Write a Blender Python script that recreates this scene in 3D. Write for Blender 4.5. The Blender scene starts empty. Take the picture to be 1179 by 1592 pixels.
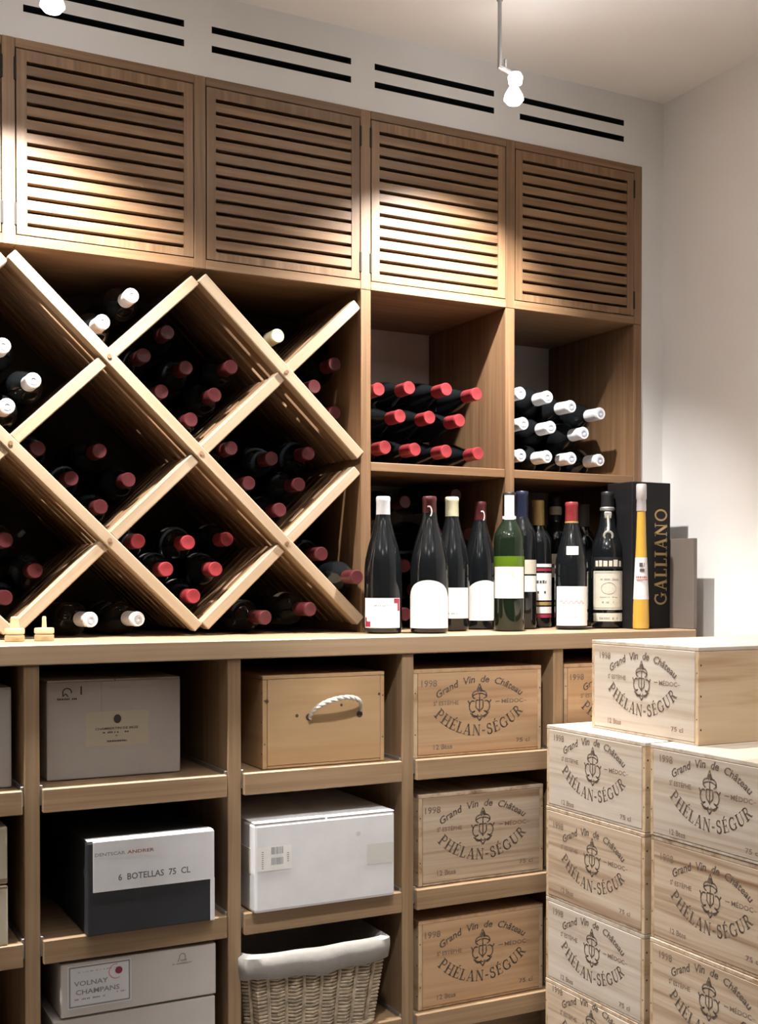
import bpy, bmesh, math, random
from mathutils import Matrix, Vector
random.seed(7)
PI = math.pi
SC = bpy.context.scene
COL = SC.collection

# ------------------------------------------------------------------ camera
CAM_F = 1916.72
cd = bpy.data.cameras.new('camera')
cam = bpy.data.objects.new('camera', cd); COL.objects.link(cam)
cd.sensor_fit = 'AUTO'; cd.sensor_width = 36.0
cd.lens = CAM_F * 36.0 / 1592.0
cd.shift_x = -(701.81 - 589.5) / 1592.0
cd.shift_y = (936.94 - 796.0) / 1592.0
cd.clip_start = 0.05
R3 = Matrix(((0.87308, 0.007405, -0.487521), (-0.487576, 0.015465, -0.872944), (0.001075, 0.999853, 0.017112)))
cam.matrix_world = Matrix.Translation((0.0, -2.50575, 1.03407)) @ R3.to_4x4()
SC.camera = cam

# ------------------------------------------------------------------ world, lights, exposure
w = bpy.data.worlds.new('world'); SC.world = w; w.use_nodes = True
w.node_tree.nodes['Background'].inputs[0].default_value = (0.9, 0.95, 1.0, 1)
w.node_tree.nodes['Background'].inputs[1].default_value = 0.0
SC.view_settings.view_transform = 'Standard'
SC.view_settings.look = 'None'
SC.view_settings.gamma = 1.0
SC.view_settings.use_curve_mapping = False
SC.view_settings.exposure = 0.0

WARM = (1.0, 0.955, 0.905)
def spot(name, loc, aim, power, cone, blend, radius=0.02, color=WARM):
    l = bpy.data.lights.new(name, 'SPOT'); l.energy = power; l.color = color
    l.spot_size = math.radians(cone); l.spot_blend = blend; l.shadow_soft_size = radius
    o = bpy.data.objects.new(name, l); COL.objects.link(o); o.location = loc
    d = Vector(aim) - Vector(loc)
    o.rotation_euler = d.to_track_quat('-Z', 'Y').to_euler()
    return o
# the row of halogen heads hanging in front of the shelving
LAMPS = ((-0.50, 2.060), (0.445, 2.060), (1.391, 2.079)); LAMP_Y = -0.28      # x, height of the bulb
for lx, lz in LAMPS:
    spot('lamp_spot', (lx, LAMP_Y, lz - 0.040), (lx - (0.18 if lx > 1 else 0.0), LAMP_Y + 0.60, 0.0), 205, 109, 0.85, 0.016)
# the second row of the same lamps, out in the room, turned on the floor and the crate stack
spot('lamp_spot_room', (0.75, -1.15, 2.05), (1.55, -0.62, 0.35), 80, 64, 0.5, 0.03)
spot('lamp_spot_room', (1.55, -1.30, 2.05), (2.0, -0.75, 0.60), 3, 92, 0.6, 0.03)
# upward leak of two hung lamps, plus added fill spots that brighten the ceiling
for ux, uy, up in ((0.445, -0.30, 0.5), (1.391, -0.30, 0.5), (0.3, -0.85, 11), (1.3, -0.85, 11), (-0.5, -1.4, 8), (0.75, -1.5, 10), (0.0, -2.3, 9), (1.2, -2.3, 9)):
    spot('upglow_fill', (ux, uy, 2.09), (ux, uy, 3.0), up * 1.2, 168, 0.4, 0.03, (1.0, 0.975, 0.95))

# ------------------------------------------------------------------ materials
def new_mat(name):
    m = bpy.data.materials.new(name); m.use_nodes = True
    nt = m.node_tree; b = nt.nodes['Principled BSDF']
    return m, nt, b
def flat(name, col, rough=0.6, metal=0.0, spec=0.5, emit=None, trans=0.0, coat=0.0, noise=0.0, nscale=40, bump=0.0):
    m, nt, b = new_mat(name)
    b.inputs['Base Color'].default_value = (*col, 1)
    b.inputs['Roughness'].default_value = rough
    b.inputs['Metallic'].default_value = metal
    b.inputs['Specular IOR Level'].default_value = spec
    b.inputs['Transmission Weight'].default_value = trans
    b.inputs['Coat Weight'].default_value = coat
    if emit:
        b.inputs['Emission Color'].default_value = (*emit[0], 1); b.inputs['Emission Strength'].default_value = emit[1]
    if noise or bump:
        tc = nt.nodes.new('ShaderNodeTexCoord'); n = nt.nodes.new('ShaderNodeTexNoise')
        n.inputs['Scale'].default_value = nscale; n.inputs['Detail'].default_value = 5
        nt.links.new(tc.outputs['Object'], n.inputs['Vector'])
        if noise:
            r = nt.nodes.new('ShaderNodeValToRGB')
            r.color_ramp.elements[0].position = 0.3; r.color_ramp.elements[1].position = 0.7
            r.color_ramp.elements[0].color = (*[c * (1 - noise) for c in col], 1)
            r.color_ramp.elements[1].color = (*[min(1, c * (1 + noise * 0.5)) for c in col], 1)
            nt.links.new(n.outputs['Fac'], r.inputs['Fac']); nt.links.new(r.outputs['Color'], b.inputs['Base Color'])
        if bump:
            bp = nt.nodes.new('ShaderNodeBump'); bp.inputs['Strength'].default_value = bump; bp.inputs['Distance'].default_value = 0.002
            nt.links.new(n.outputs['Fac'], bp.inputs['Height']); nt.links.new(bp.outputs['Normal'], b.inputs['Normal'])
    return m
def wood(name, axis, dark, mid, light, grain=60.0, along=1.6, rough=0.45, streak=0.5, vary=0.25):
    """board timber, the grain running along the given local axis"""
    m, nt, b = new_mat(name); L = nt.links.new
    tc = nt.nodes.new('ShaderNodeTexCoord'); oi = nt.nodes.new('ShaderNodeObjectInfo')
    mul = nt.nodes.new('ShaderNodeVectorMath'); mul.operation = 'SCALE'; mul.inputs[0].default_value = (13.1, 7.7, 9.3)
    L(oi.outputs['Random'], mul.inputs['Scale'])
    add = nt.nodes.new('ShaderNodeVectorMath'); L(tc.outputs['Object'], add.inputs[0]); L(mul.outputs[0], add.inputs[1])
    mp = nt.nodes.new('ShaderNodeMapping'); s = [1, 1, 1]
    for i in range(3): s[i] = along if i == axis else grain
    mp.inputs['Scale'].default_value = s; L(add.outputs[0], mp.inputs['Vector'])
    n1 = nt.nodes.new('ShaderNodeTexNoise'); n1.inputs['Scale'].default_value = 1.0; n1.inputs['Detail'].default_value = 4
    n1.inputs['Roughness'].default_value = 0.6; n1.inputs['Distortion'].default_value = 0.8; L(mp.outputs[0], n1.inputs['Vector'])
    mp2 = nt.nodes.new('ShaderNodeMapping'); s2 = [v * 4.2 for v in s]; s2[axis] = along * 3
    mp2.inputs['Scale'].default_value = s2; L(add.outputs[0], mp2.inputs['Vector'])
    n2 = nt.nodes.new('ShaderNodeTexNoise'); n2.inputs['Scale'].default_value = 1.0; n2.inputs['Detail'].default_value = 2; L(mp2.outputs[0], n2.inputs['Vector'])
    mx = nt.nodes.new('ShaderNodeMix'); mx.data_type = 'FLOAT'; mx.inputs[0].default_value = 0.3
    L(n1.outputs['Fac'], mx.inputs[2]); L(n2.outputs['Fac'], mx.inputs[3])
    r = nt.nodes.new('ShaderNodeValToRGB'); e = r.color_ramp.elements
    e[0].position = 0.5 - 0.3 * streak; e[0].color = (*dark, 1); e[1].position = 0.5 + 0.3 * streak; e[1].color = (*light, 1)
    k = e.new(0.5); k.color = (*mid, 1); L(mx.outputs[0], r.inputs['Fac'])
    hv = nt.nodes.new('ShaderNodeHueSaturation')
    mr = nt.nodes.new('ShaderNodeMapRange'); mr.inputs['To Min'].default_value = 1 - vary; mr.inputs['To Max'].default_value = 1 + vary
    L(oi.outputs['Random'], mr.inputs['Value']); L(mr.outputs[0], hv.inputs['Value']); L(r.outputs['Color'], hv.inputs['Color'])
    L(hv.outputs['Color'], b.inputs['Base Color']); b.inputs['Roughness'].default_value = rough
    b.inputs['Specular IOR Level'].default_value = 0.35
    bp = nt.nodes.new('ShaderNodeBump'); bp.inputs['Strength'].default_value = 0.12; bp.inputs['Distance'].default_value = 0.001
    L(mx.outputs[0], bp.inputs['Height']); L(bp.outputs['Normal'], b.inputs['Normal'])
    return m
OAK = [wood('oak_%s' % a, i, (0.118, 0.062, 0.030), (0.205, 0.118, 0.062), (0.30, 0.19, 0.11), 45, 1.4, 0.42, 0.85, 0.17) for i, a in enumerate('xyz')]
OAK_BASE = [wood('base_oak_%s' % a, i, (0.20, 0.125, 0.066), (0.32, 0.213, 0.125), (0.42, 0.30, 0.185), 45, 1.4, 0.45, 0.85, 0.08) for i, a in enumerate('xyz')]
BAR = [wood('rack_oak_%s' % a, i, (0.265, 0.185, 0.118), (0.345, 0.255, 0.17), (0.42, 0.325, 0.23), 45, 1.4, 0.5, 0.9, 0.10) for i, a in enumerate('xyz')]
PINE_WARM = [wood('crate_pine_warm_%s' % a, i, (0.40, 0.235, 0.125), (0.55, 0.355, 0.205), (0.63, 0.44, 0.275), 26, 0.9, 0.65, 0.75, 0.10) for i, a in enumerate('xyz')]
PINE_PALE = [wood('crate_pine_pale_%s' % a, i, (0.36, 0.26, 0.175), (0.56, 0.485, 0.405), (0.64, 0.585, 0.51), 22, 0.8, 0.7, 0.7, 0.08) for i, a in enumerate('xyz')]
PINE_STREAK = [wood('crate_pine_streaked_%s' % a, i, (0.25, 0.145, 0.08), (0.52, 0.405, 0.295), (0.62, 0.53, 0.43), 26, 0.9, 0.7, 0.6, 0.08) for i, a in enumerate('xyz')]
PINE_SIDE = [wood('crate_side_%s' % a, i, (0.36, 0.22, 0.11), (0.56, 0.42, 0.27), (0.62, 0.49, 0.33), 18, 1.2, 0.65, 0.6, 0.05) for i, a in enumerate('xyz')]
PINE_PLAIN = [wood('crate_pine_plain_%s' % a, i, (0.42, 0.26, 0.13), (0.50, 0.33, 0.175), (0.56, 0.39, 0.22), 14, 1.5, 0.6, 0.8, 0.05) for i, a in enumerate('xyz')]
WALL = flat('wall_paint', (0.82, 0.81, 0.80), 0.9, spec=0.2, noise=0.03, nscale=3)
CEIL = flat('ceiling_paint', (0.84, 0.83, 0.82), 0.9, spec=0.2, noise=0.03, nscale=2)
SHADEBACK = flat('shade_toned_board', (0.055, 0.045, 0.03), 0.7, noise=0.2)  # back boards with the deep interior shade put into their colour
DARKWALL = flat('brown_wall', (0.09, 0.06, 0.04), 0.7)
FLOOR = flat('stone_floor', (0.12, 0.11, 0.10), 0.6, noise=0.25, nscale=6)
SLOT = flat('vent_dark', (0.012, 0.018, 0.02), 0.8)
GLASS = flat('bottle_glass_dark', (0.006, 0.007, 0.008), 0.06, spec=0.5)
LITGREEN = flat('bottle_glass_lit_green', (0.085, 0.15, 0.010), 0.06)
DKGREEN = flat('bottle_glass_dark_green', (0.008, 0.014, 0.008), 0.05)
RED = flat('capsule_red', (0.075, 0.014, 0.017), 0.35, metal=0.1, noise=0.25, nscale=60)
REDHI = flat('capsule_scarlet', (0.25, 0.03, 0.036), 0.35, metal=0.1, noise=0.25, nscale=60)
WHITEC = flat('capsule_white', (0.68, 0.69, 0.72), 0.35, noise=0.1, nscale=80)
CREAM = flat('capsule_cream', (0.55, 0.53, 0.36), 0.4, noise=0.1, nscale=80)
GOLD = flat('capsule_gold', (0.52, 0.36, 0.13), 0.4, metal=0.4)
NAVY = flat('capsule_navy', (0.011, 0.015, 0.036), 0.35)
BLACKC = flat('capsule_black', (0.012, 0.012, 0.013), 0.4)
PAPER = flat('label_paper', (0.78, 0.77, 0.75), 0.7, noise=0.04, nscale=60)
PAPERC = flat('label_paper_cream', (0.55, 0.51, 0.42), 0.7, noise=0.06, nscale=60)
INK = flat('print_ink', (0.06, 0.055, 0.055), 0.7)
INKG = flat('print_grey', (0.26, 0.26, 0.27), 0.7)
INKR = flat('print_red', (0.27, 0.02, 0.05), 0.6)
INKP = flat('print_pink', (0.62, 0.30, 0.33), 0.6)
INKBR = flat('print_brown_red', (0.30, 0.10, 0.07), 0.7)
CARTON = flat('carton_white', (0.72, 0.72, 0.74), 0.75, noise=0.06, nscale=18, bump=0.15)
CARTON2 = flat('carton_off_white', (0.56, 0.525, 0.50), 0.75, noise=0.05, nscale=14, bump=0.1)
BEIGE = flat('carton_beige', (0.50, 0.44, 0.33), 0.75, noise=0.08, nscale=14)
KRAFT = flat('tape_brown', (0.20, 0.14, 0.09), 0.5)
TAPE = flat('tape_clear', (0.58, 0.56, 0.50), 0.35)
CHAR = flat('carton_charcoal', (0.020, 0.022, 0.026), 0.7, noise=0.2, nscale=30)
BLACKBOX = flat('box_black', (0.007, 0.007, 0.008), 0.55, spec=0.25)
GOLDINK = flat('gold_lettering', (0.46, 0.32, 0.15), 0.35, metal=0.3)
LIQUOR = flat('yellow_liqueur', (0.50, 0.30, 0.05), 0.08, spec=0.6)
STEEL = flat('metal_grey', (0.42, 0.42, 0.42), 0.4, metal=0.8)
RODM = flat('rod_grey', (0.30, 0.295, 0.29), 0.5, metal=0.3)
CHROME = flat('lamp_chrome', (0.8, 0.8, 0.8), 0.2, metal=0.9)
DARKM = flat('hinge_dark', (0.018, 0.015, 0.013), 0.6, spec=0.2)
BULB = flat('bulb_glow', (1, 1, 1), 0.3, emit=((1.0, 0.98, 0.96), 9.0))
ROPE = flat('rope_jute', (0.60, 0.56, 0.48), 0.9, noise=0.15, nscale=200)
WICKER = flat('wicker', (0.50, 0.41, 0.30), 0.7, noise=0.45, nscale=70)
LINEN = flat('linen_liner', (0.33, 0.315, 0.295), 0.9, noise=0.08, nscale=90, bump=0.2)
BOXWOOD = flat('turned_wood', (0.52, 0.42, 0.25), 0.4, noise=0.12, nscale=30)
PANEL = flat('end_panel_laminate', (0.145, 0.12, 0.104), 0.6, noise=0.06, nscale=20)
NAILM = flat('nail_rust', (0.07, 0.05, 0.04), 0.7)
# stencilled ink, worn where the wood shows through
STENCIL, nt, b = new_mat('stencil_ink')
tc = nt.nodes.new('ShaderNodeTexCoord'); nz = nt.nodes.new('ShaderNodeTexNoise'); nz.inputs['Scale'].default_value = 110
rp = nt.nodes.new('ShaderNodeValToRGB'); rp.color_ramp.elements[0].position = 0.40; rp.color_ramp.elements[1].position = 0.62
rp.color_ramp.elements[0].color = (0.085, 0.062, 0.05, 1); rp.color_ramp.elements[1].color = (0.21, 0.155, 0.115, 1)
nt.links.new(tc.outputs['Object'], nz.inputs['Vector']); nt.links.new(nz.outputs['Fac'], rp.inputs['Fac'])
nt.links.new(rp.outputs['Color'], b.inputs['Base Color']); b.inputs['Roughness'].default_value = 0.8
STENCIL2 = flat('stencil_ink_faint', (0.27, 0.195, 0.145), 0.8, noise=0.4, nscale=110)

# ------------------------------------------------------------------ mesh helpers
class MB:
    def __init__(s): s.v = []; s.f = []; s.m = []; s.sm = []
    def quadbox(s, x0, x1, y0, y1, z0, z1, mi=0):
        b = len(s.v)
        s.v += [(x0,y0,z0),(x1,y0,z0),(x1,y1,z0),(x0,y1,z0),(x0,y0,z1),(x1,y0,z1),(x1,y1,z1),(x0,y1,z1)]
        for q in ((0,3,2,1),(4,5,6,7),(0,1,5,4),(1,2,6,5),(2,3,7,6),(3,0,4,7)):
            s.f.append(tuple(b + i for i in q)); s.m.append(mi); s.sm.append(False)
        return s
    def bbox(s, x0, x1, y0, y1, z0, z1, bev=0.001, mi=0, seg=1):
        bm = bmesh.new(); bmesh.ops.create_cube(bm, size=1.0)
        for v in bm.verts:
            v.co = Vector(((x0+x1)/2 + v.co.x*(x1-x0), (y0+y1)/2 + v.co.y*(y1-y0), (z0+z1)/2 + v.co.z*(z1-z0)))
        if bev > 0: bmesh.ops.bevel(bm, geom=bm.edges[:], offset=bev, segments=seg, affect='EDGES', profile=0.6)
        b = len(s.v); bm.verts.index_update()
        s.v += [tuple(v.co) for v in bm.verts]
        for f in bm.faces:
            s.f.append(tuple(b + v.index for v in f.verts)); s.m.append(mi); s.sm.append(False)
        bm.free(); return s
    def poly(s, pts, mi=0):
        b = len(s.v); s.v += [tuple(p) for p in pts]
        s.f.append(tuple(range(b, b + len(pts)))); s.m.append(mi); s.sm.append(False); return s
    def lathe(s, prof, n=28, c=(0,0,0), mi=0, closed_top=True, closed_bot=True):
        b = len(s.v)
        for r, z in prof:
            for k in range(n):
                a = 2*PI*k/n; s.v.append((c[0]+r*math.cos(a), c[1]+r*math.sin(a), c[2]+z))
        for i in range(len(prof)-1):
            for k in range(n):
                k2 = (k+1) % n
                s.f.append((b+i*n+k, b+i*n+k2, b+(i+1)*n+k2, b+(i+1)*n+k)); s.m.append(mi); s.sm.append(True)
        if closed_bot: s.f.append(tuple(b+k for k in reversed(range(n)))); s.m.append(mi); s.sm.append(False)
        if closed_top: s.f.append(tuple(b+(len(prof)-1)*n+k for k in range(n))); s.m.append(mi); s.sm.append(False)
        return s
    def tube(s, pts, r, n=8, mi=0, closed=False):
        pts = [Vector(p) for p in pts]; N = len(pts); b = len(s.v); prev = None
        for i, p in enumerate(pts):
            if closed: t = pts[(i+1) % N] - pts[i-1]
            else: t = pts[min(i+1, N-1)] - pts[max(i-1, 0)]
            t.normalize()
            if prev is None:
                u = t.orthogonal().normalized()
            else:
                u = (prev - t * prev.dot(t)).normalized()
            prev = u; v = t.cross(u)
            rr = r[i] if isinstance(r, (list, tuple)) else r
            for k in range(n):
                a = 2*PI*k/n; s.v.append(tuple(p + u*(rr*math.cos(a)) + v*(rr*math.sin(a))))
        for i in range(N if closed else N-1):
            j = (i+1) % N
            for k in range(n):
                k2 = (k+1) % n
                s.f.append((b+i*n+k, b+i*n+k2, b+j*n+k2, b+j*n+k)); s.m.append(mi); s.sm.append(True)
        if not closed:
            s.f.append(tuple(b+k for k in reversed(range(n)))); s.m.append(mi); s.sm.append(False)
            s.f.append(tuple(b+(N-1)*n+k for k in range(n))); s.m.append(mi); s.sm.append(False)
        return s
    def add(s, verts, faces, mi=0, smooth=False):
        b = len(s.v); s.v += [tuple(v) for v in verts]
        for f in faces: s.f.append(tuple(b+i for i in f)); s.m.append(mi); s.sm.append(smooth)
        return s
    def mesh(s, name, mats, sharp=40):
        me = bpy.data.meshes.new(name); me.from_pydata(s.v, [], s.f)
        for m in (mats if isinstance(mats, (list, tuple)) else [mats]): me.materials.append(m)
        me.polygons.foreach_set('material_index', s.m); me.polygons.foreach_set('use_smooth', s.sm)
        me.update()
        if any(s.sm): me.set_sharp_from_angle(angle=math.radians(sharp))
        return me
def obj(name, me, parent=None, loc=(0,0,0), rot=(0,0,0)):
    o = bpy.data.objects.new(name, me); COL.objects.link(o)
    o.location = loc; o.rotation_euler = rot
    if parent is not None: o.parent = parent
    return o
def tag(o, label=None, cat=None, group=None, kind=None):
    if label: o['label'] = label
    if cat: o['category'] = cat
    if group: o['group'] = group
    if kind: o['kind'] = kind
    return o
def thing(name, label, cat, loc=(0,0,0), rz=0.0, group=None):
    return tag(obj(name, None, None, loc, (0,0,rz)), label, cat, group)
_bc = {}
def board(name, sx, sy, sz, mats, parent, loc, rot=(0,0,0), axis=0, bev=0.0012):
    """a plank centred on its own origin; equal planks share their mesh"""
    mat = mats[axis] if isinstance(mats, (list, tuple)) else mats
    k = (round(sx,4), round(sy,4), round(sz,4), mat.name, bev)
    if k not in _bc: _bc[k] = MB().bbox(-sx/2, sx/2, -sy/2, sy/2, -sz/2, sz/2, bev).mesh(name, mat)
    return obj(name, _bc[k], parent, loc, rot)
def bx(name, x0, x1, y0, y1, z0, z1, mats, parent=None, axis=0, bev=0.0012):
    return board(name, x1-x0, y1-y0, z1-z0, mats, parent, ((x0+x1)/2, (y0+y1)/2, (z0+z1)/2), axis=axis, bev=bev)

# ------------------------------------------------------------------ lettering
def arcpts(cx, cy, rx, ry, a0, a1, n=8):
    return [(cx + rx*math.cos(math.radians(a0+(a1-a0)*i/n)), cy + ry*math.sin(math.radians(a0+(a1-a0)*i/n))) for i in range(n+1)]
TK, TN, SF = 0.17, 0.065, 0.06
def stem(x, w=TK, y0=0.0, y1=1.0, sb=True, st=True):
    o = [([(x, y0), (x, y1)], w)]
    if sb: o.append(([(x-w*1.15, y0+SF/2), (x+w*1.15, y0+SF/2)], SF))
    if st: o.append(([(x-w*1.15, y1-SF/2), (x+w*1.15, y1-SF/2)], SF))
    return o
G = {
 'P': (0.66, stem(.17) + [([(.17,.96),(.36,.96)]+arcpts(.36,.72,.22,.24,90,-90)+[(.17,.48)], .11)]),
 'H': (0.86, stem(.17)+stem(.69)+[([(.17,.5),(.69,.5)],TN)]),
 'E': (0.64, stem(.17,st=False,sb=False)+[([(.03,.965),(.58,.965)],TN),([(.17,.5),(.46,.5)],TN),([(.03,.035),(.6,.035)],TN),([(.565,.96),(.565,.8)],TN),([(.585,.04),(.585,.22)],TN),([(.45,.4),(.45,.6)],TN)]),
 'L': (0.6, stem(.17,sb=False)+[([(.03,.035),(.56,.035)],TN),([(.545,.04),(.545,.26)],TN)]),
 'A': (0.82, [([(.14,0),(.42,1)],TN),([(.42,1),(.68,0)],TK),([(.22,.32),(.56,.32)],TN),([(.03,SF/2),(.26,SF/2)],SF),([(.52,SF/2),(.82,SF/2)],SF)]),
 'N': (0.88, [([(.15,0),(.15,1)],TN),([(.15,1),(.72,0)],TK),([(.72,0),(.72,1)],TN),([(.02,SF/2),(.28,SF/2)],SF),([(.6,1-SF/2),(.86,1-SF/2)],SF),([(.0,1-SF/2),(.2,1-SF/2)],SF)]),
 'S': (0.62, [(arcpts(.31,.74,.2,.22,25,270,9)+arcpts(.31,.26,.22,.26,90,-155,9)[1:], .13),([(.5,.72),(.5,.98)],TN),([(.09,.02),(.09,.3)],TN)]),
 'G': (0.84, [(arcpts(.45,.5,.36,.46,50,320,14), .13),([(.70,.08),(.70,.44)],.13),([(.54,.44),(.84,.44)],SF),([(.69,.7),(.69,.97)],TN)]),
 'U': (0.84, [([(.17,.98),(.17,.34)]+arcpts(.42,.32,.25,.29,180,270,6),.16),(arcpts(.42,.32,.27,.29,270,360,6)+[(.69,.98)],TN),([(.0,1-SF/2),(.36,1-SF/2)],SF),([(.56,1-SF/2),(.84,1-SF/2)],SF)]),
 'R': (0.76, stem(.17)+[([(.17,.96),(.36,.96)]+arcpts(.36,.74,.2,.22,90,-90)+[(.17,.52)], .11),([(.36,.52),(.64,.03)],.15),([(.56,SF/2),(.78,SF/2)],SF)]),
 'I': (0.36, stem(.18)),
 'O': (0.88, [(arcpts(.44,.5,.34,.46,0,360,18), .13)]),
 '-': (0.42, [([(.07,.42),(.35,.42)], .15)]),
}
G['\u00c9'] = (G['E'][0], G['E'][1] + [([(.27,1.08),(.45,1.24)], .1)])
def roman(txt, h, track=0.06, wide=1.0):
    """own roman capitals as flat quads: list of quads in a plane, centred in x, base line at 0"""
    quads = []; x = 0.0
    for ch in txt:
        if ch == ' ': x += 0.45; continue
        wd, strokes = G[ch]
        for pts, wdt in strokes:
            for (ax, ay), (bx_, by) in zip(pts[:-1], pts[1:]):
                dx, dy = bx_-ax, by-ay; l = math.hypot(dx, dy) or 1
                nx, ny = -dy/l*wdt/2, dx/l*wdt/2; ex, ey = dx/l*wdt*0.12, dy/l*wdt*0.12
                quads.append([((x+px_)*wide, py_) for px_, py_ in ((ax-ex-nx, ay-ey-ny), (bx_+ex-nx, by+ey-ny), (bx_+ex+nx, by+ey+ny), (ax-ex+nx, ay-ey+ny))])
        x += wd + track
    W = (x - track)*wide
    return [[((px-W/2)*h, py*h) for px, py in q] for q in quads], W*h
_fc = {}
def sans(txt, size, shear=0.0):
    """built-in font as flat polygons, centred in x, base line at 0"""
    key = (txt, size, shear)
    if key in _fc: return _fc[key]
    cu = bpy.data.curves.new('lettering', 'FONT'); cu.body = txt; cu.size = size; cu.shear = shear; cu.resolution_u = 2; cu.offset = 0.018*size
    cu.align_x = 'CENTER'
    o = bpy.data.objects.new('lettering', cu); COL.objects.link(o)
    dg = bpy.context.evaluated_depsgraph_get(); me = bpy.data.meshes.new_from_object(o.evaluated_get(dg))
    out = [[(me.vertices[i].co.x, me.vertices[i].co.y) for i in p.vertices] for p in me.polygons]
    bpy.data.meshes.remove(me); bpy.data.objects.remove(o); bpy.data.curves.remove(cu)
    _fc[key] = out; return out
def width_of(polys):
    xs = [p[0] for q in polys for p in q]; return (max(xs)-min(xs)) if xs else 0
def fit(polys, width):
    s = width / max(width_of(polys), 1e-6)
    return [[(x*s, y) for x, y in q] for q in polys]
def bend(polys, r, cx, cz, smile):
    """wrap a line of lettering along an arc about (cx, cz)"""
    out = []
    for q in polys:
        n = []
        for x, y in q:
            a = x / r
            if smile: n.append((cx + (r - y)*math.sin(a), cz - (r - y)*math.cos(a)))
            else: n.append((cx + (r + y)*math.sin(a), cz + (r + y)*math.cos(a)))
        out.append(n)
    return out
def shift(polys, dx, dz, s=1.0): return [[(x*s+dx, y*s+dz) for x, y in q] for q in polys]
def strokes(lst):
    out = []
    for pts, wd in lst:
        for (ax, ay), (bx_, by) in zip(pts[:-1], pts[1:]):
            l = math.hypot(bx_-ax, by-ay) or 1; nx, ny = -(by-ay)/l*wd/2, (bx_-ax)/l*wd/2
            out.append([(ax-nx, ay-ny), (bx_-nx, by-ny), (bx_+nx, by+ny), (ax+nx, ay+ny)])
    return out
def plate(name, groups, parent, y=-0.0006, th=0.0004):
    """flat print lying on a face that looks along -Y; groups = [(polys, material)]"""
    mb = MB(); mats = []
    for i, (polys, m) in enumerate(groups):
        mats.append(m)
        for q in polys: mb.poly([(x, y - 0.00005*i, z) for x, z in q], i)
    return obj(name, mb.mesh(name, mats), parent)
def rect(x0, x1, z0, z1): return [[(x0,z0),(x1,z0),(x1,z1),(x0,z1)]]
def frame(x0, x1, z0, z1, t):
    return rect(x0,x1,z0,z0+t)+rect(x0,x1,z1-t,z1)+rect(x0,x0+t,z0,z1)+rect(x1-t,x1,z0,z1)
def disc(cx, cz, r, n=14, sx=1.0): return [[(cx+sx*r*math.cos(2*PI*i/n), cz+r*math.sin(2*PI*i/n)) for i in range(n)]]
def scribble(x0, x1, z, h, seed, fill=0.7):
    """a line of print too small to read: little upright dabs"""
    rn = random.Random(seed); out = []; x = x0
    while x < x1:
        wd = rn.uniform(0.5, 1.1)*h
        if rn.random() < fill: out += rect(x, min(x+wd*0.75, x1), z, z+h*rn.uniform(0.75, 1.0))
        x += wd
    return out

# ------------------------------------------------------------------ the setting
X0, MOD = 0.42, 0.38
def XK(k): return X0 + MOD*k
ZC, ZRAIL, ZTOP, ZCEIL, ZMID = 0.92, 1.6853, 2.0845, 2.2573, 1.302
XR, XL, YF, YN = 2.024, -2.2, -3.4, 0.392
UL, UR = 0.04, XK(4) + 0.0125          # ends of the built-in shelving
mb = MB()
slots = []
for z in (2.1455, 2.1855):
    for a, c in ((0.070,0.390),(0.449,0.768),(0.827,1.146),(1.204,1.516),(1.588,1.897)): slots.append((a, c, z-0.0070, z+0.0070))
xs = sorted({XL, XR} | {v for s in slots for v in s[:2]}); zs = sorted({ZTOP, ZCEIL} | {v for s in slots for v in s[2:]})
YW = 0.004
for i in range(len(xs)-1):
    for j in range(len(zs)-1):
        xa, xb, za, zb = xs[i], xs[i+1], zs[j], zs[j+1]
        inside = any(s[0] <= xa+1e-6 and xb <= s[1]+1e-6 and s[2] <= za+1e-6 and zb <= s[3]+1e-6 for s in slots)
        if not inside: mb.poly([(xa,YW,za),(xb,YW,za),(xb,YW,zb),(xa,YW,zb)])
        else:
            d = YW+0.03
            mb.poly([(xa,d,za),(xb,d,za),(xb,d,zb),(xa,d,zb)], 1)
            mb.poly([(xa,YW,za),(xa,YW,zb),(xa,d,zb),(xa,d,za)], 1); mb.poly([(xb,YW,za),(xb,d,za),(xb,d,zb),(xb,YW,zb)], 1)
            mb.poly([(xa,YW,zb),(xb,YW,zb),(xb,d,zb),(xa,d,zb)], 1); mb.poly([(xa,YW,za),(xa,d,za),(xb,d,za),(xb,YW,za)], 1)
mb.poly([(UL-0.0125,YW,ZTOP),(UR,YW,ZTOP),(UR,YN,ZTOP),(UL-0.0125,YN,ZTOP)])
tag(obj('wall_back', mb.mesh('wall_back', [WALL, SLOT])), 'white plastered wall above the cabinets with rows of narrow dark vent slots', kind='structure')
def slab(name, pts, m, label):
    tag(obj(name, MB().poly(pts).mesh(name, m)), label, kind='structure')
slab('wall_recess', [(UL-0.0125,YN,0),(UR,YN,0),(UR,YN,ZTOP),(UL-0.0125,YN,ZTOP)], WALL, 'white wall at the back of the recess that holds the shelving')
def wallbox(name, x0, x1, label):
    tag(obj(name, MB().quadbox(x0, x1, YW, YN, 0, ZTOP).mesh(name, WALL)), label, kind='structure')
wallbox('wall_right_return', UR+0.0003, XR, 'narrow white strip of wall right of the shelving')
wallbox('wall_left_return', XL, UL-0.0128, 'white wall left of the shelving')
slab('wall_right', [(XR,YW,0),(XR,YF,0),(XR,YF,ZCEIL),(XR,YW,ZCEIL)], WALL, 'plain white wall on the right')
slab('wall_left', [(XL,YF,0),(XL,YW,0),(XL,YW,ZCEIL),(XL,YF,ZCEIL)], DARKWALL, 'dark brown wall on the left')
slab('wall_front', [(XR,YF,0),(XL,YF,0),(XL,YF,ZCEIL),(XR,YF,ZCEIL)], DARKWALL, 'dark brown wall behind the viewpoint')
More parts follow.
